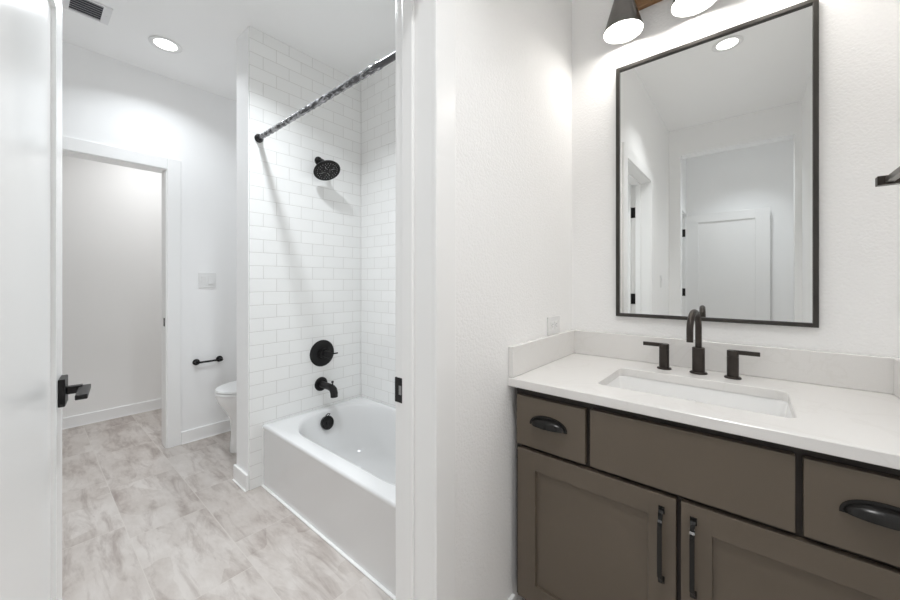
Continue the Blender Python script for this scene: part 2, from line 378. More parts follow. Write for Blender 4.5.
jm = jamb('trim_1', XP0-0.003, XP1+0.003, DY0, DY1, DH, (-0.757, -0.715), 'white jamb of the near doorway with black strike plate')
casing('trim_2', XP1, 1, DY0-RV, DY1-RV+0.004, DH+RV-0.002, label='white casing around the near doorway on the vanity side')
casing('trim_3', XP0, -1, DY0-RV, DY1+RV, DH+RV, w=0.07, label='white casing around the near doorway on the bath side')
jf = jamb('trim_4', XF-0.123, XF+0.003, FD0, FD1, FDH, None, 'white jamb of the far doorway')
casing('trim_5', XF, 1, FD0-RV, FD1+RV, FDH+RV, w=0.082, t=0.014, label='white casing around the far doorway')
casing('trim_6', HX, 1, -1.87-RV, -1.17+0.002, 2.01, w=0.05, t=0.012, label='white casing of the hall doorway, seen in the mirror')
def strike(par, x0, x1, y, z, zz):
    p = MB().box(x0, x1, y-0.0025, y+0.004, z-zz/2, z+zz/2, 0.002).build('strike_plate', 'black', par); p['label'] = 'black strike plate'
    m = (x0+x1)/2
    MB().box(m+0.000, m+0.011, y-0.0032, y-0.0022, z-0.012, z+0.014, 0.0003).build('latch_hole', 'plastic_grey', p)
strike(jm, -0.797, -0.760, DY1, 0.885, 0.072)
strike(jf, XF-0.055, XF-0.025, FD1, 0.905, 0.06)

for z in (0.26, 1.05, 1.795):
    MB().box(XP0-0.003, XP0+0.034, DY0-0.001, DY0+0.0022, z-0.045, z+0.045, 0.0006).build('hinge_leaf', 'black', jm)['label'] = 'black hinge leaf'
jh = jamb('trim_7', HX-0.123, HX-0.0005, -1.87+0.014, -1.17-0.014, 2.01-0.014, None, 'white jamb of the hall doorway, seen in the mirror')
for z in (0.26, 1.07, 1.79):
    MB().box(HX-0.036, HX-0.001, -1.857, -1.853, z-0.046, z+0.046, 0.0006).build('hinge_leaf', 'black', jh)['label'] = 'black hinge leaf'

def baseboard(name, x0, x1, y0, y1, face, label=None, h=0.092):
    """box baseboard; face = '+x', '-y' ... the side that shows; caulk bead at its foot"""
    b = MB().box(x0, x1, y0, y1, 0, h, 0.004)
    o = struct(b.build(name, 'trim'), label); q = 0.007; z = 0.006
    if face == '+x': c = MB().box(x1-0.002, x1+q, y0, y1, 0, z, 0.002)
    elif face == '-y': c = MB().box(x0, x1, y0-q, y0+0.002, 0, z, 0.002)
    elif face == '-x': c = MB().box(x0-q, x0+0.002, y0, y1, 0, z, 0.002)
    else: c = MB().box(x0, x1, y1-0.002, y1+q, 0, z, 0.002)
    c.build('caulk_bead', 'caulk', o)
    return o
baseboard('baseboard_far', XF, XF+0.014, FD1+RV+0.082, 1.64, '+x', 'white baseboard on the far wall beside the toilet')
baseboard('baseboard_wing', XW0-0.014, XW1+0.010, YW-0.014, YW, '-y', 'white baseboard wrapping the wing wall end')
baseboard('baseboard_wing_side', XW0-0.014, XW0, YW, 1.64, '-x', 'white baseboard on the toilet side of the wing wall')
baseboard('baseboard_beyond', -4.28, -4.266, -1.05, 2.05, '+x', 'white baseboard in the room beyond the far doorway')
baseboard('baseboard_left', XP1, XP1+0.014, DY1+0.088, 1.12, '+x', 'white baseboard between the doorway and the vanity')
baseboard('baseboard_front', OX1+0.0, 0.345, YR, YR+0.014, '+y', 'white baseboard on the wall opposite the vanity')

# ------------------------------------------------------------------ doors
def lever(par, mtx, side, s0):
    """square rose lever set; side = +1 / -1 face of the leaf (local y), s0 = face position"""
    def yb(a, c): return sorted((s0+side*a, s0+side*c))
    t = 0.700; z = 0.893
    y0, y1 = yb(0, 0.014)
    r = MB().box(t-0.036, t+0.036, y0, y1, z-0.038, z+0.038, 0.002, mtx=mtx).build('lever_handle', 'black', par); r['label'] = 'matte black door lever with square rose'
    y0, y1 = yb(0.014, 0.046)
    MB().box(t-0.011, t+0.011, y0, y1, z-0.0105, z+0.0105, 0.002, mtx=mtx).build('neck', 'black', r)
    y0, y1 = yb(0.038, 0.062)
    MB().box(t-0.118, t+0.013, y0, y1, z-0.006, z+0.007, 0.002, mtx=mtx).build('grip', 'black', r)
# near door: hinge at the left jamb, open ~82 degrees into the bath room (leaf runs along -x, its vanity-side face towards +y)
A = math.radians(7.75)
def door_mirrored(name, hinge, d, n, w, h, label):
    d = Vector((*d, 0)); n = Vector((*n, 0))
    mtx = Matrix.Translation(Vector(hinge)) @ Matrix(((d.x, n.x, 0, 0), (d.y, n.y, 0, 0), (0, 0, 1, 0), (0, 0, 0, 1)))
    return mtx
def make_door(name, hinge, d, n, w, h, label, with_lever=True):
    mtx = door_mirrored(name, hinge, d, n, w, h, label)
    T = 0.035; st = 0.122; tr = 0.10; brl = 0.20; z0 = 0.010
    b = MB()
    b.box(0, st, 0, T, z0, h, 0.0015, mtx=mtx).box(w-st, w, 0, T, z0, h, 0.0015, mtx=mtx)
    b.box(st-0.001, w-st+0.001, 0, T, z0, z0+brl, 0.0008, mtx=mtx).box(st-0.001, w-st+0.001, 0, T, h-tr, h, 0.0008, mtx=mtx)
    bmesh.ops.recalc_face_normals(b.bm, faces=b.bm.faces[:])
    o = struct(b.build(name, 'door'), label)
    p = MB().box(st-0.002, w-st+0.002, 0.0105, T-0.0105, z0+brl-0.002, h-tr+0.002, mtx=mtx)
    bmesh.ops.recalc_face_normals(p.bm, faces=p.bm.faces[:]); p.build('panel', 'door', o)
    if with_lever: lever(o, mtx, 1, T); lever(o, mtx, -1, 0.0)
    for z in (0.26, 1.05, h-0.235):
        hb = MB().cyl((-0.004, -0.002, z-0.045), (-0.004, -0.002, z+0.045), 0.0065, seg=12, mtx=mtx)
        hb.box(-0.003, 0.0005, 0.002, T-0.002, z-0.045, z+0.045, mtx=mtx)
        hb.build('hinge', 'black', o)['label'] = 'black door hinge'
    return o
make_door('door_1', (XP0-0.004, DY0+0.003, 0), (-math.cos(A), math.sin(A)), (math.sin(A), math.cos(A)), 0.762, 2.03,
          'white one-panel door open into the bath room at the left edge of the photo')
make_door('door_2', (HX+0.004, -1.885, 0), (1, 0), (0, -1), 0.766, 2.005,
          'white one-panel door standing open flat against the hall wall, seen in the mirror', with_lever=False)

# ------------------------------------------------------------------ bathtub
TZ = 0.36; t0x, t1x, t0y, t1y = TX+0.001, XP0-0.012, 0.90, TY-0.001
tub = thing('bathtub', ((t0x+t1x)/2, (t0y+t1y)/2, 0), 'white alcove bathtub with a smooth apron below the subway tile', 'bathtub')
cx, cy, hx, hy = (t0x+t1x)/2, (t0y+t1y)/2, (t1x-t0x)/2, (t1y-t0y)/2
bx0, bx1, by0, by1 = -2.125, -0.93, 0.982, 1.558
bcx, bcy, bhx, bhy = (bx0+bx1)/2, (by0+by1)/2, (bx1-bx0)/2, (by1-by0)/2
K = 14
def tub_shell():
    R = [rr(cx, cy, hx-0.006, hy-0.006, 0.006, 0.0, K), rr(cx, cy, hx-0.006, hy-0.006, 0.006, TZ-0.030, K),
         rr(cx, cy, hx-0.001, hy-0.001, 0.008, TZ-0.020, K), rr(cx, cy, hx, hy, 0.010, TZ-0.010, K), rr(cx, cy, hx-0.003, hy-0.003, 0.010, TZ-0.003, K),
         rr(cx, cy, hx-0.010, hy-0.010, 0.010, TZ, K),
         rr(bcx, bcy, bhx+0.012, bhy+0.010, 0.275, TZ, K), rr(bcx, bcy, bhx+0.003, bhy+0.003, 0.27, TZ-0.003, K), rr(bcx, bcy, bhx-0.006, bhy-0.004, 0.265, TZ-0.014, K),
         rr(bcx, bcy, bhx-0.022, bhy-0.012, 0.26, TZ-0.07, K), rr(bcx-0.0, bcy, bhx-0.06, bhy-0.035, 0.25, TZ-0.18, K),
         rr(bcx, bcy, bhx-0.085, bhy-0.055, 0.23, TZ-0.25, K), rr(bcx, bcy, bhx-0.115, bhy-0.085, 0.20, TZ-0.285, K), rr(bcx, bcy, bhx-0.20, bhy-0.15, 0.13, TZ-0.298, K),
         rr(bcx, bcy, bhx-0.40, 0.02, 0.01, TZ-0.302, K)]
    return MB().loft(R)
tub_shell().build('tub_shell', 'acrylic', tub, smooth=True, angle=50)
MB().box(t0x, t1x, t0y-0.006, t0y+0.008, 0, 0.007, 0.003).build('caulk_bead', 'caulk', tub)
MB().box(t0x-0.001, t0x+0.010, t0y-0.001, t0y+0.012, 0, TZ-0.012, 0.002).build('side_caulk', 'caulk', tub)
# overflow cover on the sloped end wall
ov = MB().lathe([(0.041, -0.012), (0.043, 0.0), (0.043, 0.008), (0.040, 0.012), (0.033, 0.0125), (0.031, 0.010), (0.013, 0.010), (0.012, 0.013), (0.0, 0.014)], (-2.089, 1.258, 0.290), (0.96, 0, 0.24), 32).build('overflow_cover', 'black', tub, smooth=True)
ov['label'] = 'black round overflow cover'
MB().tube([(-2.088, 1.250, 0.328), (-2.074, 1.240, 0.345), (-2.070, 1.252, 0.354), (-2.072, 1.266, 0.350), (-2.088, 1.264, 0.328)], 0.0030, 8).build('overflow_lever', 'black', ov, smooth=True)
MB().lathe([(0.036, 0.0), (0.036, 0.004), (0.028, 0.007), (0, 0.008)], (-1.80, bcy, TZ-0.302), (0, 0, 1), 24).build('drain', 'black', tub, smooth=True)

# ------------------------------------------------------------------ shower fittings
sh = thing('showerhead', (TX, 1.262, 2.0), 'black round shower head on its arm high on the tiled end wall', 'shower head')
MB().lathe([(0.030, 0.0005), (0.030, 0.005), (0.024, 0.012), (0.013, 0.014)], (TX, 1.262, 2.0), (1, 0, 0), 28).build('flange', 'black', sh, smooth=True)
nrm = Vector((math.cos(math.radians(57)), 0, -math.sin(math.radians(57))))
hc = Vector((-2.096, 1.262, 1.914))          # centre of the spray face
MB().tube([(TX+0.004, 1.262, 2.0), (TX+0.030, 1.262, 2.0), (TX+0.044, 1.262, 1.997), tuple(hc - nrm*0.075 + Vector((0.004, 0, 0.004))), tuple(hc - nrm*0.055)], 0.0105, 14).build('arm', 'black', sh, smooth=True)
hd = MB().lathe([(0.012, -0.062), (0.017, -0.055), (0.019, -0.042), (0.026, -0.034), (0.060, -0.022), (0.082, -0.012), (0.086, -0.004), (0.084, 0.0), (0.078, 0.001), (0.076, -0.002), (0.0, -0.002)], hc, nrm, 48).build('spray_head', 'black', sh, smooth=True)
fb = MB(); fb.lathe([(0.074, -0.002), (0.074, 0.0005), (0.070, 0.001), (0.0, 0.001)], hc, nrm, 48); fb.build('spray_face', M['black'], hd, smooth=True)
q = Vector((0, 0, 1)).rotation_difference(nrm); nz = MB()
for ring, n in ((0.018, 6), (0.034, 12), (0.050, 18), (0.064, 24)):
    for i in range(n):
        if n > 6 and i % 3 == 2 and n != 24: continue
        a = 2*PI*(i+0.5)/n
        p = hc + q @ Vector((ring*math.cos(a), ring*math.sin(a), 0.001)); nz.lathe([(0.0022, 0), (0.0016, 0.002), (0, 0.0022)], p, nrm, 6)
for k in range(4):
    a = PI/4 + k*PI/2
    d0 = q @ Vector((math.cos(a), math.sin(a), 0)); nz.cyl(hc + d0*0.022 + nrm*0.001, hc + d0*0.046 + nrm*0.001, 0.0012, seg=6)
nz.build('nozzles', 'rubber', hd)

vl = thing('shower_valve', (TX, 1.286, 0.72), 'black round shower valve trim with a thin lever above the tub spout', 'shower valve')
MB().lathe([(0.088, 0.0005), (0.088, 0.004), (0.084, 0.007), (0.040, 0.0085), (0.0, 0.0085)], (TX, 1.286, 0.72), (1, 0, 0), 48).build('escutcheon', 'black', vl, smooth=True)
hdl = MB().cyl((TX+0.007, 1.286, 0.72), (TX+0.040, 1.286, 0.72), 0.031, bev=0.003, seg=32).cyl((TX+0.040, 1.286, 0.72), (TX+0.085, 1.286, 0.72), 0.023, bev=0.003, seg=32).build('handle', 'black', vl, smooth=True)
MB().cyl((TX+0.072, 1.29, 0.72), (TX+0.085, 1.352, 0.722), 0.0055, 0.0045, seg=12, bev=0.001).build('lever', 'black', hdl, smooth=True)

sp = thing('tub_spout', (TX, 1.278, 0.515), 'black tub spout with a lift knob below the shower valve', 'tub spout')
MB().lathe([(0.046, 0.0005), (0.046, 0.005), (0.041, 0.010), (0.022, 0.012)], (TX, 1.278, 0.515), (1, 0, 0), 36).build('flange', 'black', sp, smooth=True)
MB().tube([(TX+0.003, 1.278, 0.515), (TX+0.10, 1.278, 0.515), (TX+0.135, 1.278, 0.512), (TX+0.150, 1.278, 0.503), (TX+0.158, 1.278, 0.485), (TX+0.159, 1.278, 0.460)],
          [0.0215, 0.0215, 0.0225, 0.024, 0.0235, 0.0225], 20).build('spout_body', 'black', sp, smooth=True)
MB().cyl((TX+0.140, 1.278, 0.530), (TX+0.140, 1.278, 0.552), 0.004, seg=10).lathe([(0.004, 0.0), (0.0085, 0.002), (0.0085, 0.008), (0.006, 0.011), (0, 0.011)], (TX+0.140, 1.278, 0.548), (0, 0, 1), 16).build('lift_knob', 'black', sp, smooth=True)

rod = thing('shower_rod', (-1.5, 0.882, 2.035), 'dark shower curtain rod still wrapped in crinkled plastic over the bath', 'curtain rod')
MB().cyl((TX+0.012, 0.882, 2.035), (XP0-0.022, 0.882, 2.035), 0.0128, seg=20).build('bar', 'rod', rod, smooth=True)
for x, s in ((TX+0.0005, 1), (XP0-0.0105, -1)):
    MB().lathe([(0.024, 0), (0.024, 0.010), (0.019, 0.018), (0.016, 0.030), (0.0, 0.030)], (x, 0.882, 2.035), (s, 0, 0), 28).build('end_flange', 'black', rod, smooth=True)
import random
random.seed(4)
prof = []; L0, L1 = 0.055, 0.0
xs = TX+0.055; xe = -1.09; n = 150
for i in range(n+1):
    prof.append((0.0134 + random.random()*0.0010 + 0.0009*math.sin(i*0.9), (xe-xs)*i/n))
wr = MB(); rings = []
for i, (r_, h_) in enumerate(prof):
    rings.append([(xs+h_, 0.882 + (r_+random.random()*0.0011)*math.cos(2*PI*k/14+0.05*i), 2.035 + (r_+random.random()*0.0011)*math.sin(2*PI*k/14+0.05*i)) for k in range(14)])
wr.loft(rings).build('plastic_wrap', 'wrap', rod, smooth=True, angle=60)['label'] = 'crinkled clear plastic wrap'

# ------------------------------------------------------------------ toilet
def ring_oval(cx, yf, yb, w, z, n=32, sq=2.3):
    """elongated oval, front at yf (small y), back at yb"""
    pts = []; cy = yb - w*0.95 if (yb-yf) > w*1.9 else (yf+yb)/2
    cyc = (yf+yb)/2; hl = (yb-yf)/2
    for i in range(n):
        a = 2*PI*i/n; c, s = math.cos(a), math.sin(a)
        e = 2/sq
        x = w*math.copysign(abs(c)**(e if s > 0 else 1.0), c); y = hl*math.copysign(abs(s)**(e if s > 0 else 1.0), s)
        pts.append((cx+x, cyc+y, z))
    return pts
tc = -2.80; TF = 0.845; ZS = 0.022
toi = thing('toilet', (tc, 1.25, 0), 'white toilet half hidden behind the wing wall', 'toilet')
B = [ring_oval(tc, TF+0.085, 1.50, 0.112, 0.0), ring_oval(tc, TF+0.085, 1.50, 0.109, 0.03), ring_oval(tc, TF+0.095, 1.50, 0.105, 0.15), ring_oval(tc, TF+0.085, 1.50, 0.112, 0.24),
     ring_oval(tc, TF+0.045, 1.49, 0.145, 0.29+ZS), ring_oval(tc, TF+0.012, 1.48, 0.172, 0.34+ZS), ring_oval(tc, TF+0.002, 1.47, 0.180, 0.375+ZS), ring_oval(tc, TF+0.004, 1.47, 0.178, 0.392+ZS),
     ring_oval(tc, TF+0.05, 1.38, 0.13, 0.392+ZS), ring_oval(tc, TF+0.09, 1.33, 0.09, 0.30+ZS), ring_oval(tc, TF+0.16, 1.25, 0.04, 0.24)]
MB().loft(B).build('bowl', 'ceramic', toi, smooth=True, angle=50)
MB().loft([ring_oval(tc, TF, 1.36, 0.182, 0.395+ZS), ring_oval(tc, TF-0.003, 1.36, 0.185, 0.400+ZS), ring_oval(tc, TF, 1.36, 0.182, 0.412+ZS)]).build('seat', 'plastic', toi, smooth=True)
MB().loft([ring_oval(tc, TF+0.002, 1.36, 0.180, 0.4145+ZS), ring_oval(tc, TF-0.002, 1.36, 0.184, 0.420+ZS), ring_oval(tc, TF+0.002, 1.36, 0.180, 0.430+ZS), ring_oval(tc, TF+0.03, 1.34, 0.15, 0.436+ZS), ring_oval(tc, TF+0.15, 1.25, 0.06, 0.439+ZS)]).build('lid', 'plastic', toi, smooth=True)
for s in (-1, 1): MB().cyl((tc+s*0.075-0.02, 1.375, 0.415+ZS), (tc+s*0.075+0.02, 1.375, 0.415+ZS), 0.012, seg=14, bev=0.002).build('seat_hinge', 'plastic', toi, smooth=True)
tk = MB().loft([rr(tc, 1.535, 0.19, 0.085, 0.03, 0.385), rr(tc, 1.535, 0.205, 0.09, 0.03, 0.42), rr(tc, 1.535, 0.215, 0.093, 0.03, 0.70)]).build('tank', 'ceramic', toi, smooth=True)
MB().loft([rr(tc, 1.535, 0.222, 0.098, 0.03, 0.701), rr(tc, 1.535, 0.224, 0.100, 0.03, 0.715), rr(tc, 1.535, 0.218, 0.094, 0.03, 0.735)]).build('tank_lid', 'ceramic', toi, smooth=True)
fl = MB().cyl((tc-0.16, 1.443, 0.64), (tc-0.16, 1.425, 0.64), 0.012, seg=14).cyl((tc-0.165, 1.428, 0.64), (tc-0.09, 1.424, 0.635), 0.006, seg=10).build('flush_lever', 'black', tk, smooth=True)

# toilet paper bar
ph = thing('toilet_paper_holder', (XF, 0.915, 0.59), 'small black toilet paper bar on the far wall left of the toilet', 'toilet paper holder')
for y in (0.838, 0.993):
    MB().lathe([(0.023, 0.0005), (0.023, 0.008), (0.019, 0.012), (0.012, 0.014), (0.012, 0.050), (0.0, 0.052)], (XF, y, 0.59), (1, 0, 0), 24).build('post', 'black', ph, smooth=True)
MB().cyl((XF+0.042, 0.838, 0.59), (XF+0.042, 0.993, 0.59), 0.0075, seg=16).build('bar', 'black', ph, smooth=True)

# switches and outlet
def switch(name, org, ax, label, gangs=2, on='x+'):
    """org = centre on wall, plate in plane (y,z), projecting +x"""
    x, y, z = org; w = 0.057*gangs/2 + (0.0 if gangs > 1 else 0.006)
    t = thing(name, org, label, 'light switch')
    MB().box(x+0.0005, x+0.006, y-w-0.0015, y+w+0.0015, z-0.058, z+0.058, 0.002).build('plate', 'plastic', t)
    for g in range(gangs):
        yc = y + (g-(gangs-1)/2)*0.046
        r = MB().box(x+0.004, x+0.0075, yc-0.017, yc+0.017, z-0.034, z+0.034, 0.001).build('rocker_frame', 'plastic', t)
        m_ = Matrix.Translation((x+0.007, yc, z)) @ Matrix.Rotation(0.10 if g == 0 else -0.10, 4, 'Y')
        MB().box(-0.003, 0.0025, -0.0145, 0.0145, -0.031, 0.031, 0.001, mtx=m_).build('rocker', 'plastic', r)
    return t
switch('light_switch', (XF, 0.911, 1.21), 'x', 'white two-gang light switch above the black toilet paper bar')
switch('light_switch', (XP1, -0.55, 1.20), 'x', 'white light switch on the doorway wall, seen only in the mirror', gangs=1)
oy, oz = 1.462, 1.013
ol = thing('power_outlet', (XP1, oy, oz), 'white power outlet sideways on the wall just above the side splash', 'outlet')
MB().box(XP1+0.0005, XP1+0.006, oy-0.060, oy+0.060, oz-0.038, oz+0.038, 0.002).build('plate', 'plastic', ol)
for s in (-1, 1):
    f = MB().box(XP1+0.005, XP1+0.0085, oy+s*0.020-0.0165, oy+s*0.020+0.0165, oz-0.0165, oz+0.0165, 0.003).build('receptacle', 'plastic', ol)
    sl = MB()
    for d in (-0.006, 0.006): sl.box(XP1+0.0083, XP1+0.0088, oy+s*0.020-0.004, oy+s*0.020+0.004, oz+d-0.0011, oz+d+0.0011)
    sl.cyl((XP1+0.0083, oy+s*0.020-0.009*1, oz), (XP1+0.0088, oy+s*0.020-0.009, oz), 0.0022, seg=10)
    sl.build('slots', 'plastic_grey', f)

# ------------------------------------------------------------------ ceiling fixtures
def can_light(x, y, z, power, spread, col, label):
    t = thing('recessed_light', (x, y, z), label, 'ceiling light', 'recessed ceiling lights')
    MB().lathe([(0.057, -0.0005), (0.080, -0.0005), (0.084, -0.003), (0.080, -0.006), (0.064, -0.006), (0.057, -0.0025), (0.057, -0.0005)], (x, y, z), (0, 0, 1), 48, cap=False).build('trim_ring', 'plastic', t, smooth=True)
    MB().lathe([(0.0, -0.0020), (0.057, -0.0022), (0.057, -0.0006), (0.0, -0.0006)], (x, y, z), (0, 0, 1), 40, cap=False).build('lens', 'lens', t)
    ld = bpy.data.lights.new('recessed_lamp', 'AREA'); ld.shape = 'DISK'; ld.size = 0.11; ld.energy = power; ld.color = col; ld.spread = math.radians(spread)
    lo = bpy.data.objects.new('recessed_lamp', ld); COL.objects.link(lo); lo.parent = t; lo.location = (0, 0, -0.010)
for a in CANS: can_light(*a)

VENT = (-2.812, -2.630, 0.0, 0.309); VBAR = 0.130
vx0, vx1, vy0, vy1 = VENT
vn = thing('air_vent', ((vx0+vx1)/2, (vy0+vy1)/2, CB), 'white ceiling air vent with dark slots above the open door', 'air vent')
b = MB(); zz0, zz1 = CB-0.007, CB-0.0005; e = 0.013
for a in ((vx0, vx1, vy0, vy0+e), (vx0, vx1, vy1-0.034, vy1), (vx0, vx0+e, vy0+e, vy1-0.034), (vx1-e, vx1, vy0+e, vy1-0.034), (vx0+e, vx1-e, VBAR, VBAR+0.024)):
    b.box(*a, zz0, zz1)
b.build('frame', 'vent', vn)
MB().lathe([(0.004, 0), (0.003, 0.0015), (0, 0.002)], ((vx0+vx1)/2, vy1-0.017, zz0), (0, 0, -1), 10).build('screw', 'chrome', vn)
MB().box(vx0+e, vx1-e, vy0+e, vy1-0.034, CB-0.0012, CB-0.0006).build('duct', 'vent_dark', vn)
b = MB(); nsl = 7
for i in range(nsl):
    x = vx0+e+0.010 + (vx1-vx0-2*e-0.020)*i/(nsl-1)
    m_ = Matrix.Translation((x, (vy0+vy1)/2, CB-0.0045)) @ Matrix.Rotation(0.6, 4, 'Y')
    b.box(-0.0052, 0.0052, -(vy1-vy0)/2+e, (vy1-vy0)/2-0.034, -0.0004, 0.0004, mtx=m_)
b.build('louvers', 'vent', vn)

# ------------------------------------------------------------------ vanity
VX0, VX1, VYF = -0.632, 0.340, 1.10
van = thing('vanity_cabinet', (-0.145, 1.38, 0), 'taupe vanity cabinet with black pulls under the white countertop', 'cabinet')
b = MB().box(VX0, VX1, 1.18, YV-0.004, 0.0, 0.10).box(VX0, VX1, 1.1425, YV-0.004, 0.10, 0.20)
b.box(VX0, VX0+0.018, 1.1425, YV-0.004, 0.20, 0.834).box(VX1-0.018, VX1, 1.1425, YV-0.004, 0.20, 0.834).box(VX0+0.018, VX1-0.018, YV-0.022, YV-0.004, 0.20, 0.834)
b.build('carcass', 'cab', van)
b = MB(); y0, y1 = 1.122, 1.142
for a in ((VX0, -0.600), (0.310, VX1)): b.box(*a, y0, y1, 0.10, 0.834)
for z in ((0.796, 0.834), (0.615, 0.652), (0.10, 0.135)): b.box(-0.600, 0.310, y0, y1, *z)
b.box(-0.160, -0.126, y0, y1, 0.135, 0.615).box(-0.395, -0.361, y0, y1, 0.652, 0.796).box(0.066, 0.101, y0, y1, 0.652, 0.796)
b.box(-0.600, 0.310, y1-0.004, y1, 0.13, 0.80)
b.build('face_frame', 'cab_dark', van)
def cup_pull(cx, cz, par):
    a, d, h = 0.058, 0.027, 0.028; bm = bmesh.new(); U, V = 20, 8
    def P(sc, i, j):
        ph = PI*i/U; th = PI/2*j/V
        return Vector((cx + a*sc*math.cos(ph), VYF - 0.001 - d*sc*math.sin(ph)**0.8*math.cos(th), cz + h*sc*math.sin(ph)**0.8*math.sin(th)))
    for sc, fl in ((1.0, False), (0.93, True)):
        g = [[bm.verts.new(P(sc, i, j)) for j in range(V+1)] for i in range(U+1)]
        for i in range(U):
            for j in range(V):
                q = (g[i][j], g[i+1][j], g[i+1][j+1], g[i][j+1])
                try: bm.faces.new(q if fl else q[::-1])
                except ValueError: pass
    for i in range(U):   # rim between outer and inner skins
        A_, B_ = P(1.0, i, 0), P(1.0, i+1, 0); C_, D_ = P(0.93, i+1, 0), P(0.93, i, 0)
        bm.faces.new([bm.verts.new(p) for p in (A_, B_, C_, D_)])
    bmesh.ops.remove_doubles(bm, verts=bm.verts[:], dist=1e-5)
    o = MB(); o._join(bm)
    # back flange
    n = 24; ro = []; 
    for i in range(n+1):
        ph = PI*i/n
        ro.append((cx + (a+0.006)*math.cos(ph), cz - 0.004 + (h+0.011)*math.sin(ph)**0.8))
    bm2 = bmesh.new()
    f0 = [bm2.verts.new((x, VYF-0.0002, z)) for x, z in ro]; f1 = [bm2.verts.new((x, VYF-0.0035, z)) for x, z in ro]
    bm2.faces.new(f0); bm2.faces.new(f1[::-1])
    for i in range(len(ro)):
        j = (i+1) % len(ro); bm2.faces.new((f0[i], f0[j], f1[j], f1[i]))
    bmesh.ops.recalc_face_normals(bm2, faces=bm2.faces[:]); o._join(bm2)
    r = o.build('cup_pull', 'pull', par, smooth=True, angle=50); r['label'] = 'black half-moon cup pull'
def slab(name, x0, x1, z0, z1):
    return MB().box(x0, x1, VYF, VYF+0.020, z0, z1, 0.0015).build(name, 'cab', van)
d1 = slab('drawer', -0.621, -0.385, 0.641, 0.809); cup_pull(-0.505, 0.724, d1)
slab('false_front', -0.371, 0.077, 0.641, 0.813)
d2 = slab('drawer', 0.090, 0.326, 0.641, 0.812); cup_pull(0.207, 0.724, d2)
def shaker(x0, x1, z0, z1, hxp):
    s, r = 0.066, 0.062; b = MB(); Y0, Y1 = VYF, VYF+0.020
    b.box(x0, x0+s, Y0, Y1, z0, z1, 0.0015).box(x1-s, x1, Y0, Y1, z0, z1, 0.0015)
    b.box(x0+s-0.002, x1-s+0.002, Y0+0.0002, Y1, z1-r, z1, 0.001).box(x0+s-0.002, x1-s+0.002, Y0+0.0002, Y1, z0, z0+r, 0.001)
    o = b.build('cabinet_door', 'cab', van)
    MB().box(x0+s-0.003, x1-s+0.003, Y0+0.010, Y1-0.002, z0+r-0.003, z1-r+0.003).build('door_panel', 'cab', o)
    zt, zb, yy = 0.590, 0.400, VYF
    p = MB()
    p.box(hxp-0.0075, hxp+0.0075, yy-0.0025, yy-0.0002, zt-0.012, zt+0.008, 0.001).box(hxp-0.0075, hxp+0.0075, yy-0.0025, yy-0.0002, zb-0.008, zb+0.012, 0.001)
    pts = [(hxp, yy-0.001, zt), (hxp, yy-0.010, zt-0.001), (hxp, yy-0.015, zt-0.004), (hxp, yy-0.017, zt-0.012), (hxp, yy-0.021, zt-0.020), (hxp, yy-0.026, zt-0.024), (hxp, yy-0.028, zt-0.034),
           (hxp, yy-0.029, (zt+zb)/2), (hxp, yy-0.028, zb+0.034), (hxp, yy-0.026, zb+0.024), (hxp, yy-0.021, zb+0.020), (hxp, yy-0.017, zb+0.012), (hxp, yy-0.015, zb+0.004), (hxp, yy-0.010, zb+0.001), (hxp, yy-0.001, zb)]
    p.tube(pts, 0, rect=(0.0105, 0.006))
    p.build('bar_pull', 'pull', o)['label'] = 'black stepped bar pull'
shaker(-0.617, -0.149, 0.115, 0.627, -0.182)
shaker(-0.138, 0.326, 0.115, 0.627, -0.111)

# countertop with sink cut-out
CT, CB0 = 0.865, 0.836
CYF = 1.085
ctop = thing('countertop', (-0.145, 1.38, CB0), 'white quartz countertop with low splashes on the vanity', 'countertop')
SX0, SX1, SY0, SY1 = -0.386, 0.087, 1.207, 1.494
scx, scy, shx, shy = (SX0+SX1)/2, (SY0+SY1)/2, (SX1-SX0)/2, (SY1-SY0)/2
ccx, ccy, chx, chy = (XP1+0.345)/2, (CYF+YV)/2, (0.345-XP1)/2-0.0005, (YV-CYF)/2-0.0005
MB().loft([rr(ccx, ccy, chx-0.002, chy-0.002, 0.003, CB0), rr(ccx, ccy, chx, chy, 0.003, CB0+0.002), rr(ccx, ccy, chx, chy, 0.003, CT-0.002), rr(ccx, ccy, chx-0.002, chy-0.002, 0.003, CT),
           rr(scx, scy, shx+0.002, shy+0.002, 0.026, CT), rr(scx, scy, shx, shy, 0.024, CT-0.002), rr(scx, scy, shx, shy, 0.024, CB0)], False, False).build('slab', 'quartz', ctop)
SPZ = 0.974
MB().box(XP1+0.0005, 0.3445, YV-0.020, YV-0.0005, CT, SPZ, 0.0025, 1).build('backsplash', 'quartz', ctop)
MB().box(XP1+0.0005, XP1+0.020, CYF+0.004, YV-0.020, CT, SPZ, 0.0025, 1).build('side_splash', 'quartz', ctop)
MB().box(0.325, 0.3445, CYF+0.004, YV-0.020, CT, SPZ, 0.0025, 1).build('side_splash', 'quartz', ctop)
snk = thing('sink', (scx, scy, CB0-0.14), 'white rectangular undermount sink set into the countertop', 'sink')
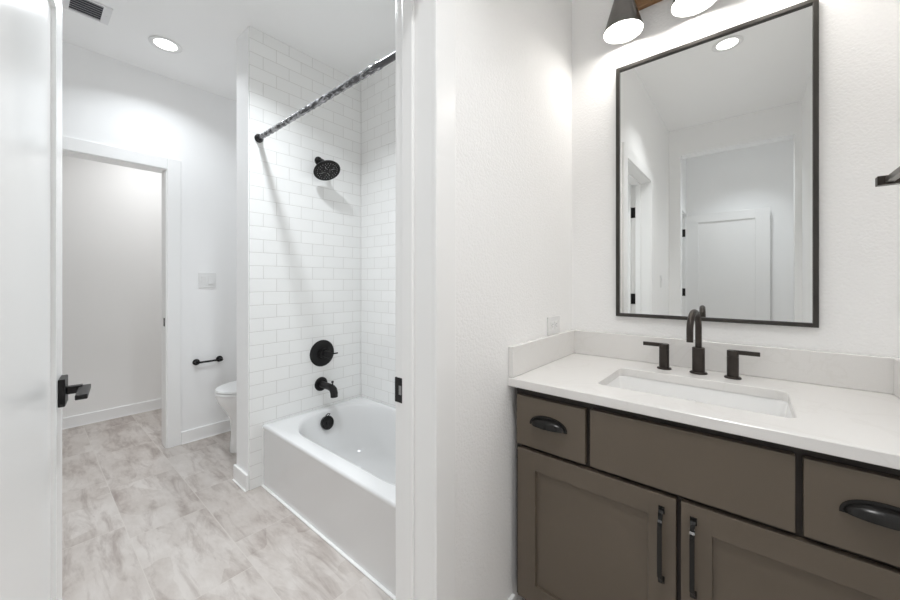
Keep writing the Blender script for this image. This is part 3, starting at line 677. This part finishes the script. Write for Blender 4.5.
R = [rr(scx, scy, shx+0.018, shy+0.018, 0.035, CB0-0.014), rr(scx, scy, shx+0.018, shy+0.018, 0.035, CB0-0.0006), rr(scx, scy, shx+0.002, shy+0.002, 0.032, CB0-0.0006), rr(scx, scy, shx-0.001, shy-0.001, 0.032, CB0-0.006),
     rr(scx, scy, shx-0.010, shy-0.008, 0.034, CB0-0.06), rr(scx, scy, shx-0.020, shy-0.018, 0.04, CB0-0.10), rr(scx, scy, shx-0.040, shy-0.040, 0.045, CB0-0.125), rr(scx, scy, shx-0.09, shy-0.08, 0.045, CB0-0.132),
     rr(scx, scy, 0.022, 0.022, 0.022, CB0-0.136)]
MB().loft(R, False, False).build('basin', 'ceramic', snk, smooth=True, angle=55)
MB().lathe([(0.028, 0.0), (0.027, 0.003), (0.018, 0.004), (0.017, 0.006), (0, 0.007)], (scx, scy, CB0-0.1385), (0, 0, 1), 24).build('drain', 'bronze', snk, smooth=True)
MB().lathe([(0.011, -0.004), (0.011, 0.002), (0.007, 0.003), (0.006, 0.001), (0, 0.001)], (scx, SY1-0.013, CB0-0.055), (0, -1, 0.1), 18).build('overflow_ring', 'ceramic', snk, smooth=True)

# faucet
fx, fy = -0.1445, 1.585
fau = thing('faucet', (fx, fy, CT), 'dark bronze gooseneck faucet with two lever handles behind the sink', 'faucet')
s_ = MB().lathe([(0.0272, 0.0003), (0.0272, 0.004), (0.025, 0.006), (0.0195, 0.0065), (0.0195, 0.0925), (0.0185, 0.094), (0.010, 0.094)], (fx, fy, CT), (0, 0, 1), 32)
yaw = math.radians(-6.0); fd = Vector((math.sin(yaw), -math.cos(yaw), 0))
rad = 0.062; zt = 1.030
path = [Vector((fx, fy, 0.957))] + [Vector((fx, fy, 0.957+(zt-0.957)*t)) for t in (0.5,)]
for i in range(0, 19):
    a = PI*i/18
    path.append(Vector((fx, fy, zt)) + fd*(rad - rad*math.cos(a)) + Vector((0, 0, rad*math.sin(a))))
path.append(Vector((fx, fy, 0.993)) + fd*2*rad)
s_.tube(path, 0.0102, 20)
s_.build('spout', 'bronze', fau, smooth=True)
for hxx, s in ((-0.253, -1), (-0.046, 1)):
    h_ = MB().lathe([(0.0245, 0.0003), (0.0245, 0.004), (0.022, 0.006), (0.0168, 0.0065), (0.0168, 0.073), (0.0160, 0.0738), (0.0160, 0.0748), (0.0168, 0.0756), (0.0168, 0.094), (0.0155, 0.096), (0, 0.096)], (hxx, 1.582, CT), (0, 0, 1), 28).build('handle', 'bronze', fau, smooth=True)
    x0, x1 = sorted((hxx + s*0.002, hxx + s*0.072))
    MB().box(x0, x1, 1.582-0.0055, 1.582+0.0055, CT+0.0835, CT+0.0975, 0.0012).build('lever', 'bronze', h_)

# ------------------------------------------------------------------ mirror
mx0, mx1, mz0, mz1 = -0.447, 0.171, 1.050, 2.124
my0, my1 = YV-0.022, YV-0.0008
mir = thing('wall_mirror', (-0.138, YV, mz0), 'rectangular vanity mirror in a thin dark metal frame', 'mirror')
fw = 0.0138; b = MB()
b.box(mx0, mx0+fw, my0, my1, mz0, mz1, 0.001).box(mx1-fw, mx1, my0, my1, mz0, mz1, 0.001)
b.box(mx0+fw-0.001, mx1-fw+0.001, my0, my1, mz0, mz0+fw, 0.001).box(mx0+fw-0.001, mx1-fw+0.001, my0, my1, mz1-fw, mz1, 0.001)
b.build('frame', 'frame', mir)
MB().box(mx0+fw-0.002, mx1-fw+0.002, YV-0.012, YV-0.005, mz0+fw-0.002, mz1-fw+0.002).build('mirror_glass', 'mirror', mir)

# ------------------------------------------------------------------ vanity light
vlz = 2.226; vly = 1.585
vlt = thing('vanity_light', (-0.157, YV, 2.44), 'wall light of dark metal cone shades on a brown wood bar above the mirror', 'wall light')
MB().box(-0.412, 0.098, YV-0.024, YV-0.0008, 2.345, 2.435, 0.002).build('back_bar', 'wood', vlt)
for k in range(3):
    x = -0.400 + 0.244*k
    sd = MB().lathe([(0.074, 0.0), (0.0735, 0.006), (0.022, 0.180), (0.021, 0.215), (0.016, 0.222), (0.0, 0.222)], (x, vly, vlz), (0, 0, 1), 40, cap=False).build('lamp_shade', 'shade', vlt, smooth=True)
    MB().lathe([(0.074, 0.0), (0.0728, 0.0), (0.0715, 0.005), (0.0700, 0.005), (0.0690, 0.012)], (x, vly, vlz), (0, 0, 1), 40, cap=False).build('shade_lining', 'shade_in', sd, smooth=True)
    MB().lathe([(0.0, 0.0012), (0.040, 0.0016), (0.0712, 0.004), (0.0705, 0.008), (0.0, 0.008)], (x, vly, vlz), (0, 0, 1), 40, cap=False).build('diffuser', 'diffuser', sd, smooth=True)['label'] = 'glowing white frosted diffuser'
    MB().tube([(x, YV-0.022, 2.405), (x, vly+0.047, 2.412), (x, vly+0.040, 2.440), (x, vly+0.030, 2.465), (x, vly+0.010, 2.468), (x, vly, 2.460), (x, vly, 2.442)], 0.007, 12).build('arm', 'shade', vlt, smooth=True)

# ------------------------------------------------------------------ hand towel bar at the right edge
hz = 1.457; tw = thing('towel_bar', (0.345, 1.40, hz), 'dark square towel bar on the right wall, cut by the photo edge', 'towel bar')
MB().box(0.249, 0.3445, 1.400, 1.423, hz-0.0115, hz+0.0115, 0.001).build('post', 'bronze', tw)
MB().box(0.262, 0.277, 1.13, 1.400, hz-0.007, hz+0.007, 0.001).build('bar', 'towel', tw)
MB().box(0.249, 0.3445, 1.107, 1.13, hz-0.0115, hz+0.0115, 0.001).build('post', 'bronze', tw)
